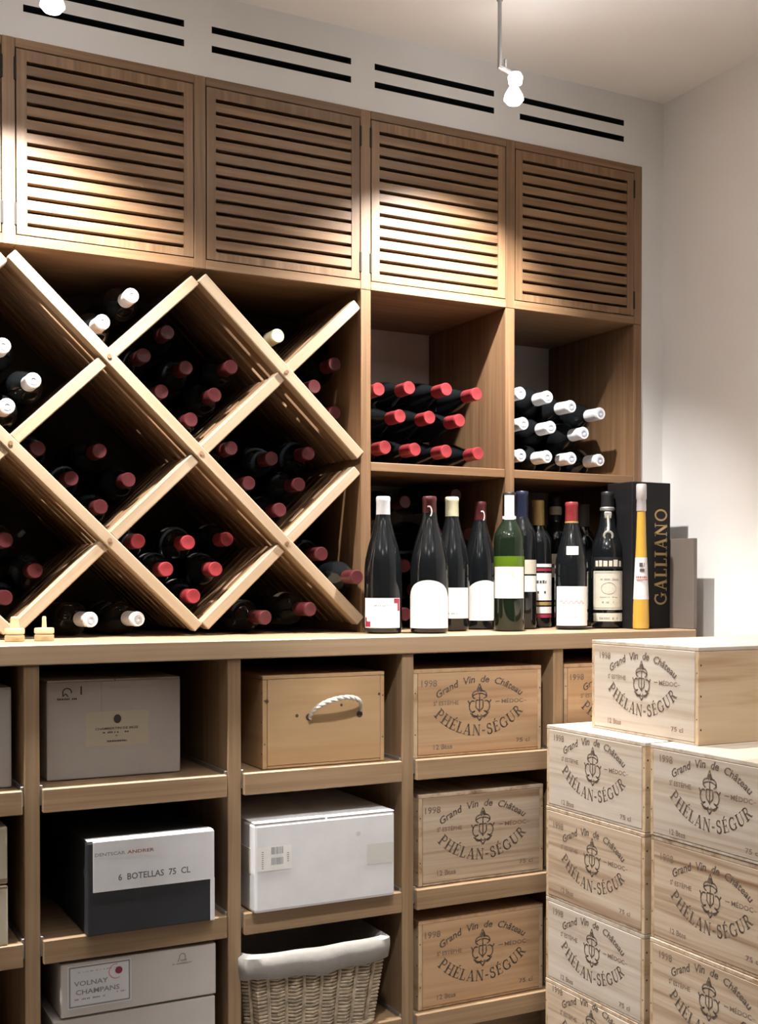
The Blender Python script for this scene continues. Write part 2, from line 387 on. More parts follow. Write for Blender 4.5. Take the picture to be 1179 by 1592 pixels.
slab('ceiling', [(XL,YF,ZCEIL),(XL,YN,ZCEIL),(XR,YN,ZCEIL),(XR,YF,ZCEIL)], CEIL, 'plain off-white ceiling')
slab('floor', [(XL,YF,0),(XR,YF,0),(XR,YN,0),(XL,YN,0)], FLOOR, 'grey stone floor')

# ------------------------------------------------------------------ upper cabinets with slatted doors
ST = 0.025
CABL = {-1: 'oak cabinet with slatted door cut off at the far left edge',
        0: 'oak cabinet with slatted door at the top left, lit along its lower edge',
        1: 'second whole oak cabinet with slatted door from the left, above the diamond rack',
        2: 'oak cabinet with brightly lit slatted door above the red capped bottles',
        3: 'oak cabinet with slatted door at the right end above the white capped bottles'}
for k in range(-1, 4):
    c = thing('wall_cabinet', CABL[k], 'cabinet', (XK(k), 0, ZRAIL), group='slatted cabinets along the top')
    xa, xb = ST/2, MOD-ST/2; H = ZTOP - ZRAIL
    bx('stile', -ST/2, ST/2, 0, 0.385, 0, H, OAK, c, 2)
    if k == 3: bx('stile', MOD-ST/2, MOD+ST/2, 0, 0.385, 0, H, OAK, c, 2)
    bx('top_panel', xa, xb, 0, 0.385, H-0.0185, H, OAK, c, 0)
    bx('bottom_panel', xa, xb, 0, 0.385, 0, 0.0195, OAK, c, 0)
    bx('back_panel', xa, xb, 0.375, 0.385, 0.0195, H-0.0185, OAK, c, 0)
    g = 0.0022; da, db, dz0, dz1 = xa+g, xb-g, 0.0195+g, H-0.0185-g; fw = 0.0195
    pitch, gap, n = 0.026, 0.0072, 13
    z = dz1 - 0.0215
    ztops = [z - i*pitch for i in range(n)]
    d = MB(); ia, ib, iz0, iz1 = da+fw, db-fw, ztops[-1]-gap, ztops[0]
    for y in (0.0, 0.018): d.v += [(da,y,dz0),(db,y,dz0),(db,y,dz1),(da,y,dz1),(ia,y,iz0),(ib,y,iz0),(ib,y,iz1),(ia,y,iz1)]
    for q in range(4):
        r = (q+1) % 4
        d.f += [(q,r,4+r,4+q), (8+r,8+q,12+q,12+r), (r,q,8+q,8+r), (4+q,4+r,12+r,12+q)]
    d.m = [0]*16; d.sm = [False]*16
    do = obj('door', d.mesh('door', OAK[2]), c)
    for i in range(n-1):
        bx('slat', da+fw-0.0005, db-fw+0.0005, 0.001, 0.016, ztops[i+1], ztops[i]-gap, OAK, do, 0, 0.0008)
    hx = {0: da-0.0022, 1: db+0.0022, 2: da-0.0022, 3: db+0.0022, -1: db+0.0022}[k]
    for hz in (0.06, H-0.06):
        bx('hinge', hx-0.0024, hx+0.0024, -0.0018, 0.01, hz-0.022, hz+0.022, DARKM, do, bev=0.0006)

# ------------------------------------------------------------------ open niches right of the rack
u = thing('open_shelf_unit', 'oak unit of four open niches holding bottles, right of the diamond rack', 'shelving', (XK(2), 0, ZC))
for k in (2, 3, 4):
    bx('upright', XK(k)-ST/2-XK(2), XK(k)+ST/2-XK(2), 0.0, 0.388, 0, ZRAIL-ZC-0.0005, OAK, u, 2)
for k in (2, 3):
    bx('shelf', XK(k)+ST/2-XK(2), XK(k+1)-ST/2-XK(2), 0.002, 0.385, ZMID-0.02-ZC, ZMID-ZC, OAK, u, 0)

# ------------------------------------------------------------------ the diamond rack
HX, HZ, ZB = 0.19, 0.1845, 0.932
rk = thing('diamond_rack', 'oak lattice wine rack of diamond compartments with slatted sides', 'wine rack', (UL, 0, ZC))
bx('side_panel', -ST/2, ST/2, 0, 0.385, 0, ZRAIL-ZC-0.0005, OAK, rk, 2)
bx('back_panel', ST/2, XK(2)-ST/2-UL, 0.376, 0.386, 0, ZRAIL-ZC-0.0005, SHADEBACK, rk, 2)
ang = math.atan2(HZ, HX); diag = math.hypot(HX, HZ)
BW = 0.0235
def latpt(uu, ww): return Vector((uu*HX, 0, ZB - ZC + ww*HZ))
def run(a, b, trim0, trim1, s):
    pa, pb = latpt(*a), latpt(*b); L = (pb-pa).length; d = (pb-pa)/L
    p0, p1 = pa + d*trim0, pb - d*trim1; mid = (p0+p1)/2; ln = (p1-p0).length
    ry = -math.atan2(d.z, d.x)
    board('bar', ln, 0.032, BW, BAR, rk, (mid.x, 0.012 + (0.0 if s else 0.007), mid.z), (0, ry, 0), 0, 0.002)
    y = 0.036
    while y < 0.355:
        board('slat', ln, 0.031, 0.014, OAK, rk, (mid.x, y + 0.0155, mid.z), (0, ry, 0), 0, 0.001)
        y += 0.0455
for a, b in (((0,2),(2,0)), ((0,4),(4,0)), ((2,4),(6,0)), ((4,4),(6,2))):
    run(a, b, 0.019 if a[0] == 0 else 0.004, 0.019 if b[0] == 6 else 0.008, True)
for a, b in (((0,2),(2,4)), ((0,0),(4,4)), ((2,0),(6,4)), ((4,0),(6,2))):
    n = b[0]-a[0]; p = [(a[0]+i, a[1]+i) for i in range(n+1)]
    # up-right pieces are cut between the down-right ones
    cuts = [i for i in range(n+1) if (p[i][0]+p[i][1]) % 2 == 0]
    for i, j in zip(cuts[:-1], cuts[1:]):
        run(p[i], p[j], BW/2+0.0004, (BW/2+0.0004) if p[j][0] < 6 else 0.026, False)
for uu in range(1, 6):
    for ww in range(1, 4):
        if (uu+ww) % 2 == 0:
            q = latpt(uu, ww)
            obj('dowel', MB().lathe([(0.0045,0),(0.0045,0.002)], 10).mesh('dowel', OAK[2]), rk, (q.x, -0.0045, q.z), (PI/2,0,0))

# ------------------------------------------------------------------ worktop and base shelving
CE = 1.953; YL = -0.215
wt = MB().bbox(UL-0.012, CE, YL, 0.0, ZC-0.037, ZC, 0.002).bbox(UL+0.013, UR-0.025, -0.001, 0.385, ZC-0.037, ZC-0.0002, 0)
wto = obj('worktop', wt.mesh('worktop', wood('worktop_oak', 0, (0.26,0.17,0.10), (0.36,0.25,0.155), (0.45,0.335,0.22), 40, 0.8, 0.38, 0.9, 0.02)))
tag(wto, 'long oak worktop running across above the box shelves', 'worktop')
ep = bx('end_panel', CE-0.002, CE+0.010, -0.205, 0.0, ZC+0.0003, 1.139, PANEL, None, bev=0.001)
tag(ep, 'low grey brown upright panel at the right end of the worktop', 'panel')
bs = thing('base_shelving', 'oak base shelving below the worktop with pull-out trays full of boxes', 'shelving', (UL, 0, 0))
DV = 0.027; ZU = ZC-0.0375
for k in range(-1, 5):
    bx('divider', XK(k)-DV/2-UL, XK(k)+DV/2-UL-(0.002 if k == 4 else 0), -0.207, 0.36, 0.0, ZU, OAK_BASE, bs, 2)
bx('plinth', DV/2, XK(4)-DV/2-UL, -0.16, -0.14, 0.0, 0.072, OAK_BASE, bs, 0)
bx('back_panel', DV/2, XK(4)-DV/2-UL, 0.345, 0.36, 0.072, ZU, SHADEBACK, bs, 0)
TZ = (0.659, 0.3845, 0.1195)
for k in range(-1, 4):
    for zt in TZ:
        xa, xb = XK(k)+DV/2-UL, XK(k+1)-DV/2-UL
        t = bx('pull_out_tray', xa+0.006, xb-0.006, -0.196, 0.30, zt-0.012, zt-0.001, OAK_BASE, bs, 0)
        o = bx('tray_front', xa+0.004, xb-0.004, YL, -0.196, zt-0.043, zt, OAK_BASE, None, 0, 0.0015); o.parent = t
        o.location = Vector(o.location) - Vector(t.location)
        for x in (xa+0.003, xb-0.003):
            o = bx('runner', x-0.0025, x+0.0025, -0.205, 0.30, zt-0.03, zt+0.006, STEEL, None, bev=0.0005); o.parent = t
            o.location = Vector(o.location) - Vector(t.location)

# ------------------------------------------------------------------ lamps
def lamp(x, zb, label):
    l = thing('pendant_lamp', label, 'lamp', (x, LAMP_Y, ZCEIL), group='halogen lamps hung before the cabinets')
    zr = zb + 0.033 - ZCEIL
    obj('rod', MB().lathe([(0.0042, zr), (0.0042, 0)], 12, (-0.033,0,0)).mesh('rod', RODM), l)
    obj('ceiling_plate', MB().lathe([(0.0065,-0.006),(0.0075,-0.002),(0.0075,0)], 16, (-0.033,0,0)).mesh('ceiling_plate', RODM), l)
    b = MB().tube([(-0.036,0,zr+0.002),(-0.01,0,zr-0.004),(0.0,0,zr-0.012)], 0.0052, 10)
    obj('bracket', b.mesh('bracket', CHROME), l)
    obj('pin', MB().lathe([(0.003, zr+0.002),(0.003, zr+0.02)], 8, (-0.019,0,0)).mesh('pin', RODM), l)
    obj('socket', MB().lathe([(0.006,zr-0.030),(0.014,zr-0.026),(0.016,zr-0.012),(0.012,zr-0.004)], 18, (0.006,0,0)).mesh('socket', BULB), l)
    obj('reflector_bulb', MB().lathe([(0.005,zr-0.071),(0.014,zr-0.069),(0.0215,zr-0.060),(0.019,zr-0.050),(0.011,zr-0.036),(0.007,zr-0.030)], 20, (0.002,0,0)).mesh('reflector_bulb', BULB), l)
lamp(1.391, 2.079, 'small glowing halogen lamp on a thin grey rod above the bright cabinet door')
lamp(0.445, 2.060, 'small glowing halogen lamp above the left cabinet, cut by the top edge')

# ------------------------------------------------------------------ bottles
BURG = [(0.030,0.0),(0.0395,0.003),(0.0415,0.012),(0.0415,0.135),(0.0395,0.155),(0.033,0.183),(0.024,0.212),(0.0175,0.235),(0.0150,0.252),(0.0145,0.275)]
BORD = [(0.029,0.0),(0.0345,0.003),(0.0365,0.010),(0.0365,0.195),(0.0345,0.207),(0.026,0.222),(0.0175,0.234),(0.0148,0.245),(0.0142,0.285)]
def scale_prof(p, h, h0, r=1.0): return [(a*r, z*h/h0) for a, z in p]
def capsule_prof(h, z0, r0=0.0158, r1=0.0150):
    return [(r0-0.0002, z0), (r0, z0+0.002), (r1, h-0.012), (r1+0.0006, h-0.010), (r1+0.0006, h-0.003), (r1-0.001, h), (0.005, h-0.0008)]
def patch(prof_r, z0, z1, half, top=None, n=20, off=0.0006):
    """a paper label wrapped round a bottle, facing -Y; top(t) gives its upper edge for t in -1..1"""
    mb = MB(); v = []; f = []
    for i in range(n+1):
        t = -1 + 2*i/n; a = -PI/2 + t*half; zt = top(t) if top else z1
        for z in (z0, zt): v.append(((prof_r+off)*math.cos(a), (prof_r+off)*math.sin(a), z))
    for i in range(n): f.append((2*i, 2*i+2, 2*i+3, 2*i+1))
    mb.add(v, f, 0, True); return mb
def wrap(polys, r, off=0.001):
    """flat lettering wrapped on a cylinder, facing -Y"""
    mb = MB()
    cut = []
    for q in polys:
        w_ = max(p[0] for p in q) - min(p[0] for p in q); n_ = int(w_/0.003) + 1
        if len(q) == 4 and n_ > 1 and abs(q[0][1]-q[1][1]) < 1e-6:
            for i in range(n_):
                xa, xb = q[0][0] + w_*i/n_, q[0][0] + w_*(i+1)/n_
                cut += rect(xa, xb, q[0][1], q[2][1])
        else: cut.append(q)
    for q in cut: mb.poly([((r+off)*math.cos(-PI/2 + x/r), (r+off)*math.sin(-PI/2 + x/r), z) for x, z in q])
    return mb
LB = scale_prof(BURG, 0.262, 0.275, 0.0362/0.0415); LD = scale_prof(BORD, 0.275, 0.285, 0.0362/0.0365)
ME_LB = MB().lathe(LB, 24).mesh('glass_body', GLASS); ME_LD = MB().lathe(LD, 24).mesh('glass_body', GLASS)
ME_CAP = {n: MB().lathe(capsule_prof(0.288, 0.235), 18).mesh('capsule', m) for n, m in (('red', RED), ('scarlet', REDHI), ('white', WHITEC), ('cream', CREAM))}
CAPTOP = flat('cap_end_grey', (0.34,0.36,0.42), 0.4)
ME_CAPTOP = MB().lathe([(0.0085,0.2878),(0.0085,0.2886),(0.0045,0.2886),(0.0045,0.2878)], 18, closed_top=False, closed_bot=False).mesh('cap_end', CAPTOP)
ME_LAB = patch(0.0364, 0.045, 0.135, 1.25, n=16).mesh('label', PAPER)
ME_SHO = patch(0.0363, 0.165, 0.187, 0.75, n=12).mesh('white_patch', PAPER); ME_SHB = patch(0.0362, 0.105, 0.127, 0.6, n=12).mesh('white_patch', PAPER)  # curved white patches on the upper body of lying bottles
LEN = 0.288
def lying(x, z, tip, cap, label, group, body=ME_LD, lab=None, roll=0.0, yaw=0.0, sho=False):
    o = tag(obj('wine_bottle', None, None, (x - LEN*math.sin(yaw), tip + LEN*math.cos(yaw), z)), label, 'bottle', group)
    # neck towards -Y, the white patch turned by roll
    M = Matrix.Rotation(yaw, 4, 'Z') @ Matrix.Rotation(PI/2, 4, 'X') @ Matrix.Rotation(roll, 4, 'Z')
    o.rotation_euler = M.to_euler()
    obj('glass_body', body, o); cp = obj('capsule', ME_CAP[cap], o)
    if cap == 'white': obj('cap_end', ME_CAPTOP, cp)
    if lab: obj('label', ME_LAB, o)
    if sho: obj('white_patch', ME_SHO if body == ME_LD else ME_SHB, o)
    return o
def ordinal(i): return ['first','second','third','fourth','fifth','sixth','seventh'][i]
RG = 'bottles lying in the diamond rack'
UPF = PI   # roll that turns the white patch to face upwards
# upper row of compartments
lying(0.665, 1.62, 0.03, 'white', 'upper of two white capped bottles in the triangle under the first cabinet', RG)
lying(0.606, 1.56, 0.03, 'white', 'lower of two white capped bottles in the triangle under the first cabinet', RG)
for (x, z), s in zip([(0.413,1.494),(0.47,1.431),(0.4202,1.3768)], ['topmost','rightmost','lowest']):
    lying(x, z, 0.03, 'white', s + ' of three white capped bottles in the left edge diamond of the rack', RG)
for (x, z), s in zip([(0.7018,1.5077),(0.792,1.49),(0.8931,1.5002),(0.739,1.435),(0.8559,1.4368),(0.803,1.38),(0.7521,1.5613)],
        ['upper left','upper middle','upper right','middle left','middle right','lowest','dim topmost']):
    lying(x, z, 0.075, 'red', s + ' dark red capped bottle in the upper whole diamond of the rack', RG)
lying(0.991, 1.573, 0.05, 'cream', 'cream capped bottle alone in the triangle under the second whole cabinet', RG)
for (x, z), s in zip([(1.131,1.5248),(1.0817,1.4703),(1.131,1.4158)], ['upper','middle','lower']):
    lying(x, z, 0.06, 'red', s + ' red capped bottle in the upper half diamond beside the upright', RG)
# middle row
for (x, z), s in zip([(0.609,1.303),(0.552,1.244),(0.669,1.246),(0.611,1.188),(0.4865,1.3016)], ['top','middle left','middle right','lowest','far left dim']):
    lying(x, z, 0.075, 'red', s + ' red capped bottle in the middle row left diamond', RG)
for (x, z), s in zip([(0.8868,1.3222),(0.98,1.305),(1.0676,1.3199),(0.927,1.248),(1.0449,1.25),(0.9995,1.1921)],
        ['upper left','upper middle','upper right','lower left','lower right','lowest']):
    lying(x, z, 0.06, 'red', s + ' red capped bottle in the middle row right diamond', RG)
# lower row
for (x, z), s in zip([(0.42,1.115),(0.477,1.055),(0.419,1.001)], ['topmost','rightmost','lowest']):
    lying(x, z, 0.06, 'red', s + ' red capped bottle in the lower diamond at the left edge', RG)
for i, ((x, z), s) in enumerate(zip([(0.676,1.1165),(0.7823,1.1155),(0.7352,1.059),(0.842,1.06),(0.887,1.126),(0.7934,1.0025)],
        ['top left','top middle','middle left','middle right','top right','lowest'])):
    lying(x, z, 0.03 if i != 4 else 0.09, 'scarlet', s + ' bright red capped bottle in the lower diamond above the worktop', RG, sho=True, roll=UPF)
lying(0.577, 0.9565, 0.015, 'white', 'left of two white capped bottles lying low in the rack on the worktop', RG, yaw=0.19)
lying(0.673, 0.9565, 0.02, 'white', 'right of two white capped bottles lying low in the rack on the worktop', RG, yaw=0.14)
lying(0.943, 0.9565, 0.0, 'red', 'left red capped bottle lying in the bottom triangle near the standing bottles', RG, yaw=0.14, sho=True, roll=UPF)
lying(1.047, 0.973, 0.0, 'red', 'right red capped bottle with white shoulder patch in the bottom triangle', RG, yaw=0.14, sho=True, roll=UPF)
lying(1.0783, 1.0949, 0.01, 'red', 'upper red capped bottle in the low half diamond beside the upright', RG, yaw=0.06)
lying(1.131, 1.0437, -0.060, 'red', 'lower red capped bottle poking out of the low half diamond beside the upright', RG, yaw=0.02)
# stacked in the niches
red = [[(1.229,1.472),(1.3094,1.482),(1.407,1.486),(1.486,1.480)],[(1.2816,1.414),(1.359,1.416),(1.442,1.415)],[(1.244,1.3405),(1.325,1.3405),(1.407,1.3405),(1.497,1.3405)]]
for row, nm in zip(red, ('top','middle','bottom')):
    for i, (x, z) in enumerate(row):
        lying(x, z, 0.03 + 0.012*random.random(), 'scarlet', 'red capped bottle in the left niche, %s row, %s from left' % (nm, ordinal(i)), 'red capped bottles stacked in the niche', body=ME_LB, sho=(i % 2 == 0), roll=UPF, yaw=random.uniform(-0.05, 0.05))
white = [[(1.609,1.4911),(1.6823,1.4861),(1.7537,1.4685),(1.8415,1.4565)],[(1.6156,1.4179),(1.6949,1.4137),(1.7896,1.4044)],[(1.609,1.3405),(1.6824,1.3405),(1.7559,1.3405),(1.845,1.3405)]]
for row, nm in zip(white, ('top','middle','bottom')):
    for i, (x, z) in enumerate(row):
        lying(x, z, 0.02 + 0.012*random.random(), 'white', 'white capped bottle in the right niche, %s row, %s from left' % (nm, ordinal(i)), 'white capped bottles stacked in the niche', body=ME_LD, yaw=random.uniform(-0.05, 0.05))
low = [(1.326,1.222,'upper left'),(1.464,1.243,'upper right'),(1.2819,1.1298,'far left'),(1.413,1.148,'middle right'),(1.3261,1.0711,'lower left'),(1.4218,1.0689,'lower right'),(1.229,1.0657,None),(1.4947,1.0594,None),(1.234,0.957,None),(1.3272,0.957,None),(1.4181,0.957,None),(1.4916,0.957,None),(1.2806,1.0134,None),(1.3726,1.0142,None),(1.5,1.15,None)]
for x, z, s in low:
    lying(x, z, 0.092, 'red', (s + ' of the dark red capped bottles lying behind the standing bottles') if s else 'dark bottle lying low, hidden behind the standing bottles',
          'bottles lying behind the standing ones', body=ME_LB)

FACE = -math.radians(31)
def standing(name, label, x, y, h, prof, h0, rad, cap_mat, cap_z, glass=GLASS, rz=FACE, r0=0.0158, cap_r1=0.0152):
    t = thing(name, label, 'bottle', (x, y, ZC), rz, 'bottles standing on the worktop')
    p = scale_prof(prof, h-0.012, h0, rad)
    obj('glass_body', MB().lathe(p, 32).mesh('glass_body', glass), t)
    if cap_mat: obj('capsule', MB().lathe(capsule_prof(h, cap_z, r0, cap_r1), 22).mesh('capsule', cap_mat), t)
    return t
def lab(t, r, z0, z1, half, mat=PAPER, top=None, prints=(), name='label'):
    l = obj(name, patch(r, z0, z1, half, top).mesh(name, mat), t)
    for polys, m in prints: obj('print', wrap(polys, r).mesh('print', m), l)
    return l
R1 = 0.0415
t = standing('wine_bottle', 'burgundy bottle with white cap and red cornered label, leftmost of the standing bottles', 1.194, -0.060, 0.301, BURG, 0.275, 1.0, WHITEC, 0.243)
lab(t, R1, 0.013, 0.078, 1.12, PAPER, prints=[(rect(-0.044,-0.026,0.015,0.027)+rect(-0.044,-0.038,0.027,0.036)+rect(0.028,0.045,0.067,0.077)+rect(0.038,0.045,0.050,0.067), INKR), (scribble(-0.018,0.016,0.060,0.003,1)+scribble(-0.02,0.02,0.048,0.002,2,0.5), INKG)])
arch = lambda t_: 0.070 + 0.047*math.sqrt(max(0, 1-(t_*0.98)**2))
t = standing('wine_bottle', 'burgundy bottle with dark red cap and big arched white label', 1.288, -0.100, 0.302, BURG, 0.275, 1.03, RED, 0.245)
lab(t, R1*1.03, 0.012, 0.11, 1.3, PAPER, top=arch, prints=[(scribble(-0.02,0.02,0.082,0.003,3,0.6)+scribble(-0.024,0.024,0.066,0.0022,4,0.5)+scribble(-0.02,0.02,0.046,0.002,5,0.5)+scribble(-0.02,0.02,0.03,0.002,15,0.5), TAPE)])
obj('cap_seal', wrap(strokes([(arcpts(0.0,0.268,0.006,0.012,120,-60,6),0.003)]), 0.0158).mesh('cap_seal', TAPE), t)
t = standing('wine_bottle', 'burgundy bottle with pale green cap and plain white label', 1.390, -0.020, 0.309, BURG, 0.275, 0.97, CREAM, 0.252)
lab(t, R1*0.97, 0.030, 0.100, 1.2, PAPER, prints=[(scribble(-0.012,0.014,0.040,0.003,6,0.7), INKG)])
t = standing('wine_bottle', 'burgundy bottle with dark red cap and curved white label behind the green bottle', 1.499, 0.038, 0.305, BURG, 0.275, 0.97, RED, 0.245, rz=FACE+0.35)
lab(t, R1*0.97, 0.022, 0.11, 1.3, PAPER, top=arch)
obj('cap_seal', wrap(strokes([(arcpts(0.0,0.270,0.006,0.012,120,-60,6),0.003)]), 0.0158).mesh('cap_seal', TAPE), t)
t = standing('wine_bottle', 'green glass bordeaux bottle with white neck seal and white label', 1.502, -0.090, 0.319, BORD, 0.285, 0.98, BLACKC, 0.262, glass=DKGREEN)
obj('lit_green_band', MB().lathe([(0.0359,0.140),(0.0361,0.144),(0.0361,0.168),(0.0359,0.172)], 32).mesh('lit_green_band', LITGREEN), t)  # bright green ring paints in lamp light passing through the dark glass
lab(t, 0.0358, 0.076, 0.148, 1.15, PAPER, prints=[(disc(0.006,0.134,0.006)+scribble(-0.004,0.014,0.125,0.003,7)+scribble(-0.02,0.016,0.105,0.0018,8,0.4), TAPE)])
lab(t, 0.0156, 0.246, 0.312, 0.75, PAPER, name='neck_seal'); obj('neck_seal', MB().lathe([(0.0145,0.246),(0.0158,0.252),(0.0162,0.262),(0.0152,0.268)], 18).mesh('neck_seal', PAPER), t)
t = standing('wine_bottle', 'dark bordeaux bottle with navy cap standing behind the green bottle', 1.594, 0.0, 0.331, BORD, 0.285, 0.98, NAVY, 0.262)
lab(t, 0.0358, 0.090, 0.128, 1.2, PAPER); lab(t, 0.0358, 0.132, 0.166, 1.2, PAPERC, name='upper_label')
t = standing('wine_bottle', 'bottle with gold cap and red and white banded label', 1.686, 0.070, 0.316, BORD, 0.285, 0.95, GOLD, 0.252)
for z0, z1, m in ((0.025,0.034,INKR),(0.036,0.052,PAPER),(0.056,0.064,GOLD),(0.068,0.135,PAPER),(0.140,0.147,INKR),(0.150,0.158,PAPER)):
    lab(t, 0.0347, z0, z1, 1.2, m, prints=[(scribble(-0.02,0.02,0.110,0.008,9)+scribble(-0.02,0.02,0.085,0.007,10), INK)] if m == PAPER and z1 == 0.135 else ())
lab(t, 0.0225, 0.213, 0.232, 0.8, PAPER, name='shoulder_label', prints=[(rect(-0.016,0.016,0.2125,0.2165), INKR)])
t = standing('wine_bottle', 'dark bottle with pale ringed black cap, behind the red capped bottle', 1.785, 0.140, 0.333, BORD, 0.285, 0.95, BLACKC, 0.270)
obj('cap_band', MB().lathe([(0.0155,0.285),(0.0165,0.290),(0.0165,0.302),(0.0155,0.307)], 18).mesh('cap_band', PAPERC), t)
lab(t, 0.0205, 0.228, 0.246, 1.0, PAPERC, name='shoulder_label'); lab(t, 0.0347, 0.125, 0.185, 1.2, PAPERC, prints=[(scribble(-0.025,0.025,0.15,0.01,11), INK)])
t = standing('wine_bottle', 'dark bottle with scarlet cap, gold band and square white shoulder tag', 1.690, -0.070, 0.304, BURG, 0.275, 0.96, REDHI, 0.247)
obj('cap_band', MB().lathe([(0.0162,0.247),(0.0164,0.249),(0.0162,0.258)], 20).mesh('cap_band', GOLD), t)
lab(t, 0.0398, 0.010, 0.103, 1.12, PAPER, prints=[(strokes([([(-0.030+0.0025*i, 0.066+0.004*math.sin(i*1.3)) for i in range(25)],0.0016)]), INKP), (scribble(-0.02,0.022,0.045,0.002,12,0.4)+scribble(-0.024,0.02,0.03,0.002,13,0.4), INKP)])
lab(t, 0.0345, 0.165, 0.198, 0.42, PAPER, name='square_tag')
t = standing('wine_bottle', 'dark bottle with dull grey cap at the back beside the upright', 1.845, 0.100, 0.312, BORD, 0.285, 0.95, flat('capsule_dull_grey', (0.06,0.055,0.05), 0.5), 0.255)
# tall dark liqueur bottle with crest and framed label
LIQ = [(0.031,0.0),(0.038,0.004),(0.0395,0.012),(0.0395,0.170),(0.037,0.188),(0.029,0.208),(0.0205,0.232),(0.016,0.262),(0.0150,0.285),(0.0150,0.300)]
t = standing('liqueur_bottle', 'tall dark liqueur bottle with neck medallion and framed parchment label', 1.810, -0.050, 0.334, LIQ, 0.300, 1.0, BLACKC, 0.296)
obj('neck_ring', MB().lathe([(0.0155,0.286),(0.0185,0.289),(0.0185,0.294),(0.0155,0.297)], 20).mesh('neck_ring', STEEL), t)
lab(t, 0.0397, 0.046, 0.140, 1.05, PAPERC, prints=[(frame(-0.037,0.037,0.050,0.137,0.0012)+scribble(-0.026,0.026,0.118,0.004,14)+strokes([(arcpts(0,0.098,0.018,0.014,0,360,16),0.0012)])+scribble(-0.022,0.022,0.076,0.002,16)+scribble(-0.02,0.012,0.062,0.005,17,0.4), INKG)])
lab(t, 0.0397, 0.146, 0.174, 1.05, BLACKC, name='header_label', prints=[(scribble(-0.034,0.034,0.151,0.017,18,0.85), PAPERC)])
lab(t, 0.0397, 0.018, 0.038, 1.05, PAPERC, name='foot_label', prints=[(scribble(-0.028,0.028,0.023,0.006,19), INKG)])
md = MB().tube([(0.0001+0.010*math.cos(a), -0.0262, 0.226+0.010*math.sin(a)) for a in [2*PI*i/16 for i in range(16)]], 0.0034, 6, 0, True)
md.tube([(0,-0.0262,0.216),(0,-0.031,0.200)], 0.003, 6); md.tube([(0,-0.017,0.275),(0.001,-0.020,0.252),(0,-0.0255,0.238)], 0.004, 6); md.bbox(-0.009,0.009,-0.019,-0.015,0.268,0.285,0.002)
obj('medallion', md.mesh('medallion', flat('pewter', (0.45,0.43,0.38), 0.4, metal=0.5)), t)
# slim tapering yellow liqueur bottle and its black gift box
gb = thing('liqueur_bottle', 'slim tapering bottle of yellow liqueur before the black gift box', 'bottle', (1.838, -0.148, ZC), FACE)
obj('glass_body', MB().lathe([(0.015,0.0),(0.0195,0.003),(0.0200,0.010),(0.0190,0.06),(0.0155,0.14),(0.0122,0.215),(0.0100,0.288)], 28).mesh('glass_body', LIQUOR), gb)
obj('capsule', MB().lathe([(0.0112,0.283),(0.0118,0.286),(0.0112,0.310),(0.0125,0.312),(0.0125,0.344),(0.0112,0.348),(0.003,0.348)], 22).mesh('capsule', flat('cap_pearl', (0.55,0.52,0.52), 0.35, metal=0.3)), gb)
l = obj('label', MB().lathe([(0.0187,0.072),(0.0160,0.135),(0.0144,0.172)], 28, closed_top=False, closed_bot=False).mesh('label', flat('label_lilac', (0.62,0.58,0.60), 0.6)), gb)
obj('print', wrap(scribble(-0.006,0.006,0.150,0.010,20)+rect(-0.005,0.006,0.138,0.145), 0.0160).mesh('print', INK), l)
obj('print', wrap(scribble(-0.014,0.014,0.122,0.006,21)+rect(-0.014,0.014,0.118,0.120), 0.0192).mesh('print', INKBR), l)
bxg = thing('gift_box', 'tall black gift box lettered in gold at the right end of the worktop', 'box', (1.892, -0.120, ZC))
obj('box_body', MB().bbox(-0.060, 0.058, 0, 0.100, 0.0003, 0.356, 0.0015).mesh('box_body', BLACKBOX), bxg)
q, wd = roman('GALLIANO', 0.037, 0.10, 1.0); s = 0.236/wd
plate('gold_lettering', [([[(0.046-y, 0.057+0.118+x*s) for x, y in p] for p in q], GOLDINK)], bxg)

# ------------------------------------------------------------------ turned wooden stoppers
for x, label, rs in ((0.414, 'turned wooden stopper with thick stem at the left end of the worktop', 0.0095), (0.468, 'turned wooden stopper with thin stem, second from the left on the worktop', 0.0048)):
    s = thing('wooden_stopper', label, 'stopper', (x, -0.075, ZC), group='wooden stoppers on the worktop')
    obj('base', MB().lathe([(0.0165,0.0),(0.0180,0.002),(0.0180,0.0115),(0.0160,0.0125),(0.0160,0.0140),(0.0182,0.015),(0.0182,0.023),(0.0170,0.025),(0.006,0.0255)], 26).mesh('base', BOXWOOD), s)
    obj('stem', MB().lathe([(rs,0.0245),(rs*0.85,0.034),(rs*0.8,0.045),(rs*0.55,0.047)], 16).mesh('stem', BOXWOOD), s)

# ------------------------------------------------------------------ wooden wine crates
def emblem():
    s = []
    s += [([(0,.062),(-.006,.049),(.006,.049),(0,.062)], .0022), ([(-.004,.053),(.004,.053)], .006)]
    s += [(arcpts(-.006,.040,.010,.008,60,250,8), .0028), (arcpts(.006,.040,.010,.008,120,-70,8), .0028)]
    s += [(arcpts(0,.033,.018,.010,20,160,8), .0024)]
    s += [([(-.008,.030),(-.008,.016),(0,.008),(.008,.016),(.008,.030),(-.008,.030)], .0026), ([(0,.044),(0,.006)], .0026)]
    s += [(arcpts(-.015,.018,.008,.011,60,300,9), .0030), (arcpts(.015,.018,.008,.011,120,-120,9), .0030)]
    s += [(arcpts(0,.010,.022,.012,200,340,10), .0030), (arcpts(-.010,.003,.007,.006,90,350,7), .0026), (arcpts(.010,.003,.007,.006,90,-170,7), .0026)]
    s += [([(-.006,-.002),(0,-.010),(.006,-.002)], .003), ([(-.022,.024),(-.026,.030)], .003), ([(.022,.024),(.026,.030)], .003)]
    return strokes(s)
